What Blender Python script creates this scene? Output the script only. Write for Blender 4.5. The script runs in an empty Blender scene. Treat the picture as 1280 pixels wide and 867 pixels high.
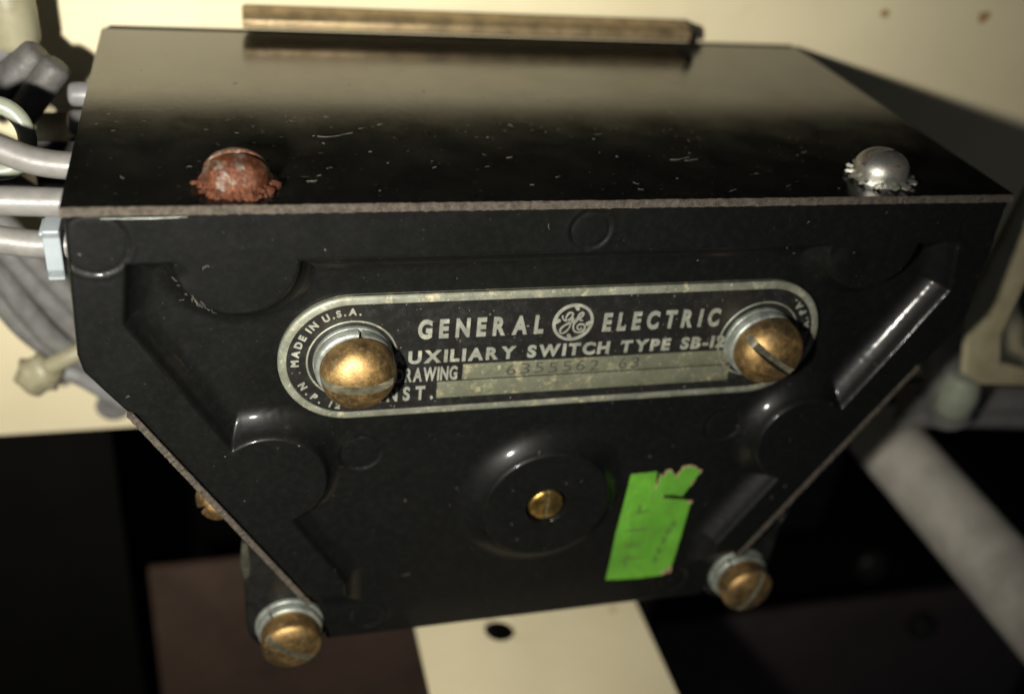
import bpy, bmesh, math, random
import numpy as np
from mathutils import Vector, Matrix
random.seed(4); rng = np.random.default_rng(7)
PI = math.pi
C = bpy.context.scene.collection
scn = bpy.context.scene

# ------------------------------------------------------------------ materials
def nmat(name):
    m = bpy.data.materials.new(name); m.use_nodes = True
    nt = m.node_tree; nt.nodes.clear()
    out = nt.nodes.new('ShaderNodeOutputMaterial'); b = nt.nodes.new('ShaderNodeBsdfPrincipled')
    nt.links.new(b.outputs[0], out.inputs[0])
    tc = nt.nodes.new('ShaderNodeTexCoord')
    return m, nt, b, tc
def noise(nt, tc, scale, detail=4, rough=.55, stretch=None, dist=0.0):
    n = nt.nodes.new('ShaderNodeTexNoise'); n.inputs['Scale'].default_value = scale
    n.inputs['Detail'].default_value = detail; n.inputs['Roughness'].default_value = rough
    n.inputs['Distortion'].default_value = dist
    src = tc.outputs['Object']
    if stretch:
        mp = nt.nodes.new('ShaderNodeMapping'); mp.inputs['Scale'].default_value = stretch
        if len(stretch) > 3: pass
        nt.links.new(src, mp.inputs[0]); src = mp.outputs[0]
    nt.links.new(src, n.inputs['Vector'])
    return n.outputs['Fac']
def ramp(nt, fac, stops):
    r = nt.nodes.new('ShaderNodeValToRGB'); e = r.color_ramp.elements
    while len(e) < len(stops): e.new(.5)
    for i, (p, c) in enumerate(stops):
        e[i].position = p
        e[i].color = (c, c, c, 1) if not isinstance(c, tuple) else (*c, 1)
    nt.links.new(fac, r.inputs[0]); return r.outputs[0]
def mixc(nt, fac, a, b):
    m = nt.nodes.new('ShaderNodeMix'); m.data_type = 'RGBA'
    for s, v in ((m.inputs[0], fac), (m.inputs[6], a), (m.inputs[7], b)):
        if hasattr(v, 'is_output'): nt.links.new(v, s)
        elif isinstance(v, tuple): s.default_value = (*v, 1)
        else: s.default_value = v
    return m.outputs[2]
def bump(nt, b, h, strength, dist=.02):
    n = nt.nodes.new('ShaderNodeBump'); n.inputs['Strength'].default_value = strength
    n.inputs['Distance'].default_value = dist
    nt.links.new(h, n.inputs['Height']); nt.links.new(n.outputs[0], b.inputs['Normal'])
def mathn(nt, op, a, b=None):
    m = nt.nodes.new('ShaderNodeMath'); m.operation = op
    for i, v in enumerate((a, b)):
        if v is None: continue
        if hasattr(v, 'is_output'): nt.links.new(v, m.inputs[i])
        else: m.inputs[i].default_value = v
    return m.outputs[0]

def specks(nt, tc, scale, thr, soft=.05, stretch=None):
    """sparse little flecks: voronoi cells, only some of them, of uneven size"""
    v = nt.nodes.new('ShaderNodeTexVoronoi'); v.inputs['Scale'].default_value = scale
    v.inputs['Randomness'].default_value = 1
    src = tc.outputs['Object']
    if stretch:
        mp = nt.nodes.new('ShaderNodeMapping'); mp.inputs['Scale'].default_value = stretch
        nt.links.new(src, mp.inputs[0]); src = mp.outputs[0]
    dn = nt.nodes.new('ShaderNodeTexNoise'); dn.inputs['Scale'].default_value = scale * 2.2; dn.inputs['Detail'].default_value = 3
    nt.links.new(src, dn.inputs['Vector'])
    vm = nt.nodes.new('ShaderNodeVectorMath'); vm.operation = 'MULTIPLY_ADD'; vm.inputs[1].default_value = (.55 / scale,) * 3
    nt.links.new(dn.outputs['Color'], vm.inputs[0]); nt.links.new(src, vm.inputs[2]); nt.links.new(vm.outputs[0], v.inputs['Vector'])
    sep = nt.nodes.new('ShaderNodeSeparateColor'); nt.links.new(v.outputs['Color'], sep.inputs[0])
    sz = mathn(nt, 'MULTIPLY', mathn(nt, 'POWER', sep.outputs[0], 6.0), thr)     # most cells get nothing
    d = mathn(nt, 'SUBTRACT', sz, v.outputs['Distance'])
    return ramp(nt, d, [(0, 0.0), (soft, 1.0)])

def black_plastic(name, rough=(.22, .42), dust=1.0, scr=(1.2, 1, 16), ss=.035, st=None, coat=0, base=(.0036, .0038, .0034), grain=60):
    m, nt, b, tc = nmat(name)
    n1 = noise(nt, tc, 1.3, 5, .6); n2 = noise(nt, tc, grain, 3, .6); n3 = noise(nt, tc, 9, 6, .7)
    haze = ramp(nt, n3, [(.45, base), (.80, tuple(c + .0045 * dust for c in base))])
    sp = specks(nt, tc, 6, .15, .10, st); sp2 = specks(nt, tc, 15, .26, .14, st)
    col = mixc(nt, mathn(nt, 'MULTIPLY', sp, .16 * dust), haze, (.50, .47, .38))
    col = mixc(nt, mathn(nt, 'MULTIPLY', sp2, .04 * dust), col, (.36, .34, .28))
    # fine scratches
    w = noise(nt, tc, 5, 6, .75, scr, .6)
    sc = ramp(nt, w, [(.655, 0.0), (.672, 1.0), (.69, 0.0)])
    col = mixc(nt, mathn(nt, 'MULTIPLY', sc, ss * dust), col, (.5, .48, .4))
    nt.links.new(col, b.inputs['Base Color'])
    r = ramp(nt, n1, [(.3, rough[0]), (.7, rough[1])])
    rr = mathn(nt, 'ADD', r, mathn(nt, 'MULTIPLY', sp2, .3))
    nt.links.new(rr, b.inputs['Roughness'])
    b.inputs['IOR'].default_value = 1.5
    if coat:
        b.inputs['Specular IOR Level'].default_value = .15
        b.inputs['Coat Weight'].default_value = coat; b.inputs['Coat Roughness'].default_value = .125; b.inputs['Coat IOR'].default_value = 1.45
    hh = mathn(nt, 'ADD', mathn(nt, 'MULTIPLY', n2, .5), mathn(nt, 'MULTIPLY', n3, 1.0))
    bump(nt, b, hh, .12 if coat else .05, .02)
    if not coat: b.inputs['IOR'].default_value = 1.62
    return m

def simple(name, c1, c2=None, rough=.5, metal=0, scale=6, bmp=0, bscale=30, lo=.4, hi=.62, detail=5, spec=.5, trans=0, sss=0):
    m, nt, b, tc = nmat(name)
    c2 = c2 or tuple(x * .75 for x in c1)
    n = noise(nt, tc, scale, detail, .6)
    nt.links.new(ramp(nt, n, [(lo, c1), (hi, c2)]), b.inputs['Base Color'])
    b.inputs['Metallic'].default_value = metal
    nr = noise(nt, tc, scale * 2.3, 4)
    nt.links.new(ramp(nt, nr, [(.3, max(.03, rough - .08)), (.7, min(1, rough + .1))]), b.inputs['Roughness'])
    b.inputs['Specular IOR Level'].default_value = spec
    if bmp: bump(nt, b, noise(nt, tc, bscale, 4, .65), bmp, .03)
    if trans: b.inputs['Transmission Weight'].default_value = trans
    if sss:
        b.inputs['Subsurface Weight'].default_value = sss; b.inputs['Subsurface Radius'].default_value = (.15, .13, .09); b.inputs['Subsurface Scale'].default_value = .5
    return m

M = {}
M['housing'] = black_plastic('black_phenolic', (.40, .54), .8, coat=.24)
M['sheet'] = black_plastic('black_cover_sheet', (.12, .20), 1.0, scr=(1.5, 11, 8), ss=.28, st=(.6, 1.7, 1), grain=40)
M['edge'] = simple('fibre_edge', (.085, .070, .051), (.033, .027, .020), .8, 0, 18, .8, 60, .35, .65)
M['foot'] = simple('foot_black', (.006, .006, .006), (.012, .012, .0105), .4, 0, 4, .1, spec=.22)
M['foot_strip'] = simple('foot_strip', (.055, .055, .04), (.03, .03, .02), .4, 0, 4)

def brass_mat(name, bright=.9, dull=.47, col=(.62, .40, .16)):
    m, nt, b, tc = nmat(name)
    n = noise(nt, tc, 2.6, 7, .75, None, .5); f = noise(nt, tc, 34, 5, .75); g = noise(nt, tc, 11, 6, .7)
    c = ramp(nt, n, [(.36, tuple(x * bright * .85 for x in col)), (.52, tuple(x * bright * .5 for x in col)), (.66, (.13, .11, .07))])
    c = mixc(nt, ramp(nt, f, [(.54, 0.0), (.68, .45)]), c, (.05, .035, .018))
    c = mixc(nt, ramp(nt, g, [(.62, 0.0), (.74, .4)]), c, (.16, .15, .11))
    nt.links.new(c, b.inputs['Base Color'])
    nt.links.new(ramp(nt, g, [(.5, .95), (.74, .75)]), b.inputs['Metallic'])
    nt.links.new(ramp(nt, g, [(.3, dull - .06), (.7, dull + .16)]), b.inputs['Roughness'])
    bump(nt, b, mathn(nt, 'ADD', f, mathn(nt, 'MULTIPLY', g, .8)), .32, .011)
    return m
M['brass'] = brass_mat('aged_brass')
M['brass_clean'] = brass_mat('clean_brass', 1.25, .28, (.62, .40, .10))
M['slot'] = simple('slot_tarnish', (.15, .14, .095), (.075, .07, .045), .55, .35, 8, .2)
M['washer'] = simple('galvanised_washer', (.34, .37, .33), (.20, .22, .19), .42, .6, 5, .25, 20)
M['bronze'] = simple('bronze_bar', (.36, .27, .145), (.22, .165, .09), .45, .55, 3, .3, 14)

def alu_mat(name, c1=(.30, .31, .25), c2=(.21, .225, .18), blotch=(.50, .48, .31), bl=.6, metal=.35):
    m, nt, b, tc = nmat(name)
    n = noise(nt, tc, 3.0, 6, .7); f = noise(nt, tc, 16, 5, .75)
    c = ramp(nt, n, [(.38, c1), (.62, c2)])
    bt = noise(nt, tc, 5.5, 5, .7)
    c = mixc(nt, mathn(nt, 'MULTIPLY', ramp(nt, bt, [(.56, 0.0), (.68, 1.0)]), bl), c, blotch)
    c = mixc(nt, mathn(nt, 'MULTIPLY', ramp(nt, f, [(.60, 0.0), (.68, 1.0)]), bl * .7), c, (.58, .56, .40))
    c = mixc(nt, mathn(nt, 'MULTIPLY', ramp(nt, f, [(.30, 1.0), (.38, 0.0)]), .5), c, (.09, .09, .07))
    nt.links.new(c, b.inputs['Base Color']); b.inputs['Metallic'].default_value = metal
    nt.links.new(ramp(nt, f, [(.3, .36), (.7, .6)]), b.inputs['Roughness'])
    bump(nt, b, f, .25, .01)
    return m
M['alu'] = alu_mat('aged_aluminium', (.25, .255, .20), (.15, .16, .12), (.55, .50, .31), .85)
M['alu_strip'] = alu_mat('data_strip_aluminium', (.165, .17, .115), (.12, .125, .085), (.42, .38, .22), .7)
M['letter'] = alu_mat('letter_aluminium', (.30, .31, .26), (.20, .21, .17), (.50, .48, .34), .7, .3)
M['stamp'] = simple('stamped_digit', (.03, .03, .02), (.055, .055, .035), .7, 0, 20)
def enamel():
    m, nt, b, tc = nmat('black_enamel')
    n = noise(nt, tc, 7, 6, .7)
    c = ramp(nt, n, [(.5, (.008, .008, .007)), (.85, (.020, .020, .017))])
    c = mixc(nt, mathn(nt, 'MULTIPLY', specks(nt, tc, 11, .20, .10), .35), c, (.5, .48, .38))
    c = mixc(nt, mathn(nt, 'MULTIPLY', specks(nt, tc, 22, .32, .1), .25), c, (.42, .4, .3))
    nt.links.new(c, b.inputs['Base Color'])
    nt.links.new(ramp(nt, n, [(.3, .35), (.7, .55)]), b.inputs['Roughness'])
    bump(nt, b, noise(nt, tc, 30, 3), .12, .01)
    return m
M['enamel'] = enamel()

def rust_mat(name, amount, bs=.7):
    m, nt, b, tc = nmat(name)
    n = noise(nt, tc, 5.0, 8, .75, None, .4); f = noise(nt, tc, 26, 5, .75)
    rust = ramp(nt, f, [(.34, (.018, .007, .005)), (.47, (.085, .028, .013)), (.60, (.16, .052, .018)), (.74, (.38, .20, .09))])
    steel = ramp(nt, n, [(.35, (.50, .49, .44)), (.65, (.33, .33, .28))])
    msk = ramp(nt, n, [(amount - .06, 1.0), (amount + .07, 0.0)])
    nt.links.new(mixc(nt, msk, steel, rust), b.inputs['Base Color'])
    inv = mathn(nt, 'SUBTRACT', 1.0, msk)
    nt.links.new(mathn(nt, 'ADD', mathn(nt, 'MULTIPLY', inv, .4), .5), b.inputs['Metallic'])
    nt.links.new(ramp(nt, msk, [(0, .42), (1, .40)]), b.inputs['Roughness'])
    bump(nt, b, f, bs, .03)
    return m
M['rust'] = rust_mat('rusty_steel', .60)
M['rust_teeth'] = rust_mat('rusty_washer', .72, 1.0)
M['zinc'] = rust_mat('zinc_with_rust', .41, .18)
M['zinc_teeth'] = rust_mat('zinc_washer', .38, .3)

def panel_mat():
    m, nt, b, tc = nmat('cream_enamel_panel')
    n = noise(nt, tc, .35, 5, .6); f = noise(nt, tc, 1.1, 4, .6)
    c = ramp(nt, n, [(.35, (.76, .68, .455)), (.65, (.69, .61, .40))])
    # rust specks of their own
    c = mixc(nt, mathn(nt, 'MULTIPLY', specks(nt, tc, .55, .24, .10), .75), c, (.30, .15, .05))
    c = mixc(nt, mathn(nt, 'MULTIPLY', ramp(nt, f, [(.66, 0.0), (.80, 1.0)]), .3), c, (.45, .33, .16))
    nt.links.new(c, b.inputs['Base Color']); b.inputs['Roughness'].default_value = .6
    b.inputs['Specular IOR Level'].default_value = .3
    bump(nt, b, noise(nt, tc, 9, 3), .05, .02)
    return m
M['panel'] = panel_mat()
M['flange'] = simple('cream_flange', (.36, .32, .20), (.28, .25, .15), .5, 0, 2)
M['maroon'] = simple('maroon_panel', (.068, .041, .027), (.048, .030, .021), .6, 0, .6)
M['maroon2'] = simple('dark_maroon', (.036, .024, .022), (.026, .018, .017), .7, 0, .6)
M['dark'] = simple('dark_cabinet', (.0035, .0033, .0026), (.0026, .0026, .0022), .9, 0, .5, spec=.08)
M['cable'] = simple('grey_cable_jacket', (.155, .150, .140), (.125, .12, .112), .43, 0, 5, .12, 9)
M['cable_dull'] = simple('dull_grey_cable', (.15, .148, .142), (.115, .113, .108), .5, 0, 5, .12, 9)
M['sock'] = simple('dark_grey_sleeve', (.095, .092, .086), (.065, .063, .06), .55, 0, 8, .2, 20)
M['nylon'] = simple('milky_nylon', (.27, .29, .23), (.21, .23, .17), .35, 0, 2, .1, 8, sss=.3)
M['nylon_cream'] = simple('cream_nylon', (.30, .285, .19), (.24, .22, .14), .4, 0, 2, .1, 8, sss=.3)
M['nylon_white'] = simple('white_nylon', (.25, .285, .30), (.22, .25, .265), .35, 0, 2, sss=.3)
M['rod'] = simple('grey_painted_rod', (.50, .47, .41), (.38, .355, .31), .6, 0, 1.2, .12, 6)
M['clutterwhite'] = simple('pale_grey_ferrule', (.19, .19, .19), (.14, .14, .14), .4, 0, 4)
def sticker_mat():
    m, nt, b, tc = nmat('green_sticker_paper')
    n = noise(nt, tc, 1.6, 5, .6); f = noise(nt, tc, 9, 5, .7, (2.0, 1, .8))
    c = ramp(nt, n, [(.35, (.115, .345, .030)), (.65, (.078, .25, .022))])
    c = mixc(nt, mathn(nt, 'MULTIPLY', ramp(nt, f, [(.50, 0.0), (.68, 1.0)]), .6), c, (.11, .17, .035))
    nt.links.new(c, b.inputs['Base Color']); b.inputs['Roughness'].default_value = .65
    b.inputs['Specular IOR Level'].default_value = .25
    bump(nt, b, noise(nt, tc, 2.2, 5, .6, (1, 1, .4), 1.0), .5, .05)
    return m
M['sticker'] = sticker_mat()
M['ink'] = simple('faded_ink', (.065, .13, .022), (.075, .17, .025), .7, 0, 14, lo=.35, hi=.6)
M['torn'] = simple('torn_paper', (.36, .30, .15), (.20, .13, .07), .8, 0, 10)

# ------------------------------------------------------------------ mesh helpers
class MB:
    def __init__(s): s.v = []; s.f = []; s.m = []
    def add(s, vs, fs, mi=0):
        o = len(s.v); s.v += [tuple(p) for p in vs]; s.f += [tuple(i + o for i in f) for f in fs]; s.m += [mi] * len(fs)
    def box(s, x0, x1, y0, y1, z0, z1, mi=0):
        s.add([(x, y, z) for x in (x0, x1) for y in (y0, y1) for z in (z0, z1)],
              [(0, 1, 3, 2), (4, 6, 7, 5), (0, 4, 5, 1), (2, 3, 7, 6), (0, 2, 6, 4), (1, 5, 7, 3)], mi)
    def prism(s, poly, y0, y1, mi=0):
        """poly in X,Z, extruded along Y"""
        n = len(poly)
        s.add([(x, y0, z) for x, z in poly] + [(x, y1, z) for x, z in poly],
              [tuple(range(n)), tuple(range(2 * n - 1, n - 1, -1))] + [(i, i + n, (i + 1) % n + n, (i + 1) % n) for i in range(n)], mi)
    def tube(s, pts, r, seg=16, caps=True, mi=0, closed=False):
        pts = [Vector(p) for p in pts]; n = len(pts)
        rs = r if isinstance(r, (list, tuple)) else [r] * n
        up = Vector((0, 0, 1)); vs = []
        t0 = (pts[1] - pts[0]).normalized()
        if abs(t0.dot(up)) > .95: up = Vector((0, 1, 0))
        a = t0.cross(up).normalized()
        for i in range(n):
            if closed: t = (pts[(i + 1) % n] - pts[i - 1]).normalized()
            else: t = (pts[min(i + 1, n - 1)] - pts[max(i - 1, 0)]).normalized()
            a = (a - t * a.dot(t)).normalized(); bb = t.cross(a)
            for k in range(seg):
                q = 2 * PI * k / seg
                vs.append(pts[i] + (a * math.cos(q) + bb * math.sin(q)) * rs[i])
        fs = []
        m = n if closed else n - 1
        for i in range(m):
            for k in range(seg):
                j = (i + 1) % n
                fs.append((i * seg + k, i * seg + (k + 1) % seg, j * seg + (k + 1) % seg, j * seg + k))
        if caps and not closed:
            fs.append(tuple(range(seg - 1, -1, -1))); fs.append(tuple(range((n - 1) * seg, n * seg)))
        s.add(vs, fs, mi)
    def lathe(s, prof, seg=64, mtx=Matrix.Identity(4), mi=0, closed=False):
        """prof: (r, h) pairs, axis = local +Z"""
        n = len(prof); vs = []
        for r, h in prof:
            for k in range(seg):
                q = 2 * PI * k / seg
                vs.append(mtx @ Vector((r * math.cos(q), r * math.sin(q), h)))
        fs = []
        for i in range(n - 1 + (1 if closed else 0)):
            j = (i + 1) % n
            for k in range(seg):
                fs.append((i * seg + k, i * seg + (k + 1) % seg, j * seg + (k + 1) % seg, j * seg + k))
        s.add(vs, fs, mi)
    def build(s, name, mats, parent=None, smooth=True, angle=40, bevel=0, bseg=2):
        me = bpy.data.meshes.new(name); me.from_pydata(s.v, [], s.f)
        for m in (mats if isinstance(mats, (list, tuple)) else [mats]): me.materials.append(m)
        me.polygons.foreach_set('material_index', s.m)
        bm = bmesh.new(); bm.from_mesh(me); bmesh.ops.recalc_face_normals(bm, faces=bm.faces)
        if bevel:
            es = [e for e in bm.edges if len(e.link_faces) == 2 and e.calc_face_angle(0) > math.radians(30)]
            bmesh.ops.bevel(bm, geom=es, offset=bevel, segments=bseg, profile=.6, affect='EDGES', clamp_overlap=True)
        bm.to_mesh(me); bm.free()
        if smooth:
            me.polygons.foreach_set('use_smooth', [True] * len(me.polygons))
            me.set_sharp_from_angle(angle=math.radians(angle))
        o = bpy.data.objects.new(name, me); C.objects.link(o)
        if parent: o.parent = parent
        return o

def tag(o, label=None, cat=None, group=None, kind=None):
    if label: o['label'] = label
    if cat: o['category'] = cat
    if group: o['group'] = group
    if kind: o['kind'] = kind
    return o
def empty(name, loc=(0, 0, 0)):
    o = bpy.data.objects.new(name, None); C.objects.link(o); o.location = loc; o.empty_display_size = .3
    return o
def spline(pts, n=8):
    P = [Vector(p) for p in pts]; P = [P[0] * 2 - P[1]] + P + [P[-1] * 2 - P[-2]]
    out = []
    for i in range(1, len(P) - 2):
        for k in range(n):
            t = k / n
            out.append(.5 * ((2 * P[i]) + (P[i + 1] - P[i - 1]) * t + (2 * P[i - 1] - 5 * P[i] + 4 * P[i + 1] - P[i + 2]) * t * t + (3 * P[i] - P[i - 1] - 3 * P[i + 1] + P[i + 2]) * t ** 3))
    out.append(P[-2]); return out
# axis helpers: local +Z of a lathe goes to world -Y (towards the viewer) or +Z
def face_mtx(x, y, z, rot=0): return Matrix.Translation((x, y, z)) @ Matrix.Rotation(PI / 2, 4, 'X') @ Matrix.Rotation(rot, 4, 'Z')
def up_mtx(x, y, z, rot=0): return Matrix.Translation((x, y, z)) @ Matrix.Rotation(rot, 4, 'Z')

def slotted_head(mb, mtx, R, side, dome, sw, sd, expo=2.0, mi=0, mslot=1, jit=0):
    """screw head with a straight slot along local X"""
    hw = sw / 2
    us = [-R * math.cos(PI * i / 44) for i in range(45)]
    us = [u for u in us if abs(u) > hw + .006]
    us += [-hw - .004, -hw + .004, -hw / 3, hw / 3, hw - .004, hw + .004]; us.sort()
    nv = 40; rows = []; vs = []; slotrow = []
    for u in us:
        c = math.sqrt(max(0, R * R - u * u)); row = []
        if c < 1e-6:
            row = [len(vs)]; vs.append((0, u, side))
        else:
            for k in range(nv + 1):
                v = -c * math.cos(PI * k / nv)
                rho = min(1, math.hypot(u, v) / R)
                h = side + dome * (1 - rho ** expo) ** (1 / 2.0)
                if rho > .999: h = side
                if jit: h += jit * (math.sin(v * 31 + u * 17) + math.sin(u * 41 - v * 13))
                if abs(u) < hw: h = min(h, side + dome - sd)
                row.append(len(vs)); vs.append((v, u, h))
        rows.append(row); slotrow.append(abs(u) < hw)
    fs = []; ms = []
    for a, b, sa, sb in zip(rows, rows[1:], slotrow, slotrow[1:]):
        mm = mslot if (sa or sb) else mi
        if len(a) == 1:
            for k in range(nv): fs.append((a[0], b[k + 1], b[k])); ms.append(mm)
        elif len(b) == 1:
            for k in range(nv): fs.append((a[k], a[k + 1], b[0])); ms.append(mm)
        else:
            for k in range(nv): fs.append((a[k], a[k + 1], b[k + 1], b[k])); ms.append(mm)
    per = [r[-1] for r in rows] + [r[0] for r in reversed(rows) if len(r) > 1]
    base = len(vs)
    for i in per: vs.append((vs[i][0], vs[i][1], 0))
    n = len(per)
    for i in range(n):
        j = (i + 1) % n; fs.append((per[i], per[j], base + j, base + i)); ms.append(mi)
    o = len(mb.v)
    mb.v += [tuple(mtx @ Vector(p)) for p in vs]; mb.f += [tuple(i + o for i in f) for f in fs]; mb.m += ms

def star_washer(mb, mtx, r0, r1, teeth=13, crust=False):
    mb.lathe([(r0 * .5, .0), (r0 * .5, .07), (r0, .08), (r0 * 1.06, .05), (r0 * 1.06, 0)], 40, mtx, closed=True)
    for k in range(teeth):                                # external teeth, each twisted out of the plane
        if crust and k % 4 == 1: continue
        a = 2 * PI * k / teeth + random.uniform(-.07, .07)
        L = (r1 - r0 * .9) * random.uniform(.85, 1.12); w_ = r1 * PI / teeth * random.uniform(.62, .85)
        m = mtx @ Matrix.Rotation(a, 4, 'Z') @ Matrix.Translation((r0 * .9 + L / 2, 0, .045)) @ Matrix.Rotation(random.uniform(.35, .6), 4, 'X')
        bm = bmesh.new(); bmesh.ops.create_cube(bm, size=1)
        bmesh.ops.scale(bm, vec=(L, w_ * 1.5, .042), verts=bm.verts)
        for v in bm.verts:
            if v.co.x > 0: v.co.y *= .72
        bmesh.ops.bevel(bm, geom=list(bm.edges), offset=.017, segments=2, affect='EDGES', clamp_overlap=True)
        for v in bm.verts:
            if crust: v.co += Vector([random.uniform(-.006, .006) for _ in range(3)])
        mb.add([m @ v.co for v in bm.verts], [tuple(v.index for v in f.verts) for f in bm.faces]); bm.free()
    if crust:                                             # crusted rust round the foot of the head
        n, q = 120, 9; vs = []; ph = [random.uniform(0, 6.28) for _ in range(8)]
        for i in range(n):
            a = 2 * PI * i / n
            lump = sum(math.sin(a * f + p) for f, p in zip((5, 8, 13, 21, 34), ph)) * .012
            for k in range(q):
                t = k / (q - 1)
                r_ = r0 * .93 + (r1 * .86 - r0 * .93 + lump * 1.5) * t + random.uniform(-.004, .004)
                h = .10 * (1 - t ** 2.2) + lump * .5 * math.sin(PI * t) + random.uniform(-.005, .005)
                vs.append(mtx @ Vector((r_ * math.cos(a), r_ * math.sin(a), max(h, .002))))
        fs = [(i * q + k, i * q + k + 1, ((i + 1) % n) * q + k + 1, ((i + 1) % n) * q + k) for i in range(n) for k in range(q - 1)]
        mb.add(vs, fs)

# ------------------------------------------------------------------ the front surface of the housing
def sm(a, b, x):
    t = np.clip((x - a) / (b - a), 0, 1); return t * t * (3 - 2 * t)
RP = [(-5.44, -.70), (5.44, -.70), (5.60, -1.50), (2.98, -6.03), (2.98, -8.2), (-2.98, -8.2), (-2.93, -6.03), (-5.53, -1.50)]
def sd_poly(x, z, poly):
    d = np.full(x.shape, 1e9); inside = np.zeros(x.shape, bool); n = len(poly)
    for i in range(n):
        ax, az = poly[i]; bx, bz = poly[(i + 1) % n]
        ex, ez = bx - ax, bz - az; wx, wz = x - ax, z - az
        t = np.clip((wx * ex + wz * ez) / (ex * ex + ez * ez), 0, 1)
        d = np.minimum(d, np.hypot(wx - ex * t, wz - ez * t))
        cond = ((az > z) != (bz > z)) & (x < (bx - ax) * (z - az) / (bz - az + 1e-12) + ax)
        inside ^= cond
    return np.where(inside, d, -d)
PINS = [(0, -.404, .25), (-5.72, -.46, .36), (5.72, -.46, .34), (-2.70, -3.86, .27), (2.70, -3.86, .27), (-2.5, -7.02, .24), (2.5, -7.02, .24)]
HZ = -4.90
def front_y(x, z):
    s = sd_poly(x, z, RP)
    for cx, cz, r in ((-3.93, -4.03, .72), (3.93, -4.03, .72), (-4.22, -.72, .68), (4.10, -.72, .66)):
        s = np.minimum(s, np.hypot(x - cx, z - cz) - r)
    t = np.clip(s / .37, 0, 1)
    f = 1 - (1 - t) ** 2.3
    f *= sm(-.02, .075, s)
    f = np.maximum(f, sm(-6.15, -6.75, z) if False else 1 - sm(-6.75, -6.15, z))
    D = .31 + .05 * sm(3.9, 4.6, np.abs(x)) + 0 * z
    y = D * f
    # hub with a flared foot
    rh = np.hypot(x, z - HZ)
    q = np.clip((rh - .93) / .40, 0, 1)
    hub = .03 + .28 * (1 - (1 - q) ** 2.2) * sm(-.01, .05, rh - .93)
    y = np.where(rh < 1.4, np.minimum(y, np.where(rh < 1.33, hub, 9)), y)
    y = y + .25 * (1 - sm(.285, .31, rh))                        # bore round the pin
    for cx, cz, r in PINS:
        d = np.hypot(x - cx, z - cz)
        y = y + (.009 if abs(cx) > 5 else .014) * np.exp(-((d - r) / .026) ** 2) + .008 * (d < r) - .006 * np.exp(-((d - r - .05) / .03) ** 2)
    # thumb-worn hollow and small moulding flaws
    y = y + .012 * np.sin(x * 1.7 + z) * np.sin(z * 1.3 - .4 * x) * .5
    y = y - .05 * np.exp(-(((x - 3.72) / .23) ** 2 + ((z + 1.05) / .30) ** 2) ** 2) * 1.0
    # chipped edge of the top left boss
    dch = np.hypot(x + 4.86, z + .88); y = y + .018 * np.exp(-(dch / .12) ** 2)
    w_ = np.sin(x * 23 + 4 * np.sin(z * 9)) * np.sin(z * 21 + 3 * np.sin(x * 7)) + .6 * np.sin(x * 47 - z * 31) * np.sin(z * 39 + x * 13)
    w_ = w_ * np.sin(x * 5.3 + z * 3.1) * np.cos(x * 2.1 - z * 6.7)
    y = y + .0011 * w_ * (.3 + 1.6 * (s > 0) * (s < .55))
    return y
WZ = [(-.115, 6.0), (-1.90, 6.06), (-2.12, 6.02), (-2.40, 5.83), (-2.64, 5.66), (-2.72, 5.60), (-2.765, 5.50), (-4.0, 4.757), (-6.35, 3.345), (-6.45, 3.28), (-6.9, 3.22), (-7.48, 3.14)]
def halfw(z): return np.interp(-z, [-a for a, b in WZ], [b for a, b in WZ])

aux = empty('auxiliary_switch', (0, 0, -7.15))
aux.location = (0, 0, 0)
tag(aux, 'black moulded switch housing with aluminium nameplate, slotted brass screws and a green sticker', 'switch')

nz, nx = 380, 620
zs = np.linspace(-.115, -7.48, nz)
tt = np.linspace(-1, 1, nx); tt = np.sign(tt) * (1 - (1 - np.abs(tt)) ** 1.0)
X = halfw(zs)[:, None] * tt[None, :]; Z = np.repeat(zs[:, None], nx, 1)
Y = front_y(X, Z)
de = np.minimum(halfw(Z) - np.abs(X), np.minimum(1e9, Z + 7.48))
r = .07; dd = np.clip(r - de, 0, r); Y = Y + (r - np.sqrt(np.maximum(r * r - dd * dd, 0))) * 1.0
mb = MB()
vs = np.stack([X, Y, Z], -1).reshape(-1, 3).tolist()
fs = [(i * nx + j, i * nx + j + 1, (i + 1) * nx + j + 1, (i + 1) * nx + j) for i in range(nz - 1) for j in range(nx - 1)]
# skirt back to the rear
per = [j for j in range(nx)] + [i * nx + nx - 1 for i in range(1, nz)] + [(nz - 1) * nx + j for j in range(nx - 2, -1, -1)] + [i * nx for i in range(nz - 2, 0, -1)]
b0 = len(vs)
for i in per: vs.append([vs[i][0], 1.15, vs[i][2]])
n = len(per)
for i in range(n): fs.append((per[i], b0 + i, b0 + (i + 1) % n, per[(i + 1) % n]))
mb.add(vs, fs)
mb.build('housing', M['housing'], aux, True, 50)
# rear casting and contact block between (seen only from the side)
mb = MB()
outl = [(x, z) for z, x in [(-.13, 5.9), (-1.9, 5.95), (-2.6, 5.6), (-2.8, 5.42), (-6.4, 3.25), (-7.1, 3.1)]]
poly = outl + [(-x, z) for x, z in reversed(outl)]
mb.prism(poly, 5.3, 6.35); mb.build('rear_casting', M['foot'], aux, True, 40, .04)
mb = MB(); mb.prism([(x * .93, z * .97 - .05) for x, z in poly], 1.2, 5.28)
mb.build('contact_block', M['foot'], aux, True, 40, .04)

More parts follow.
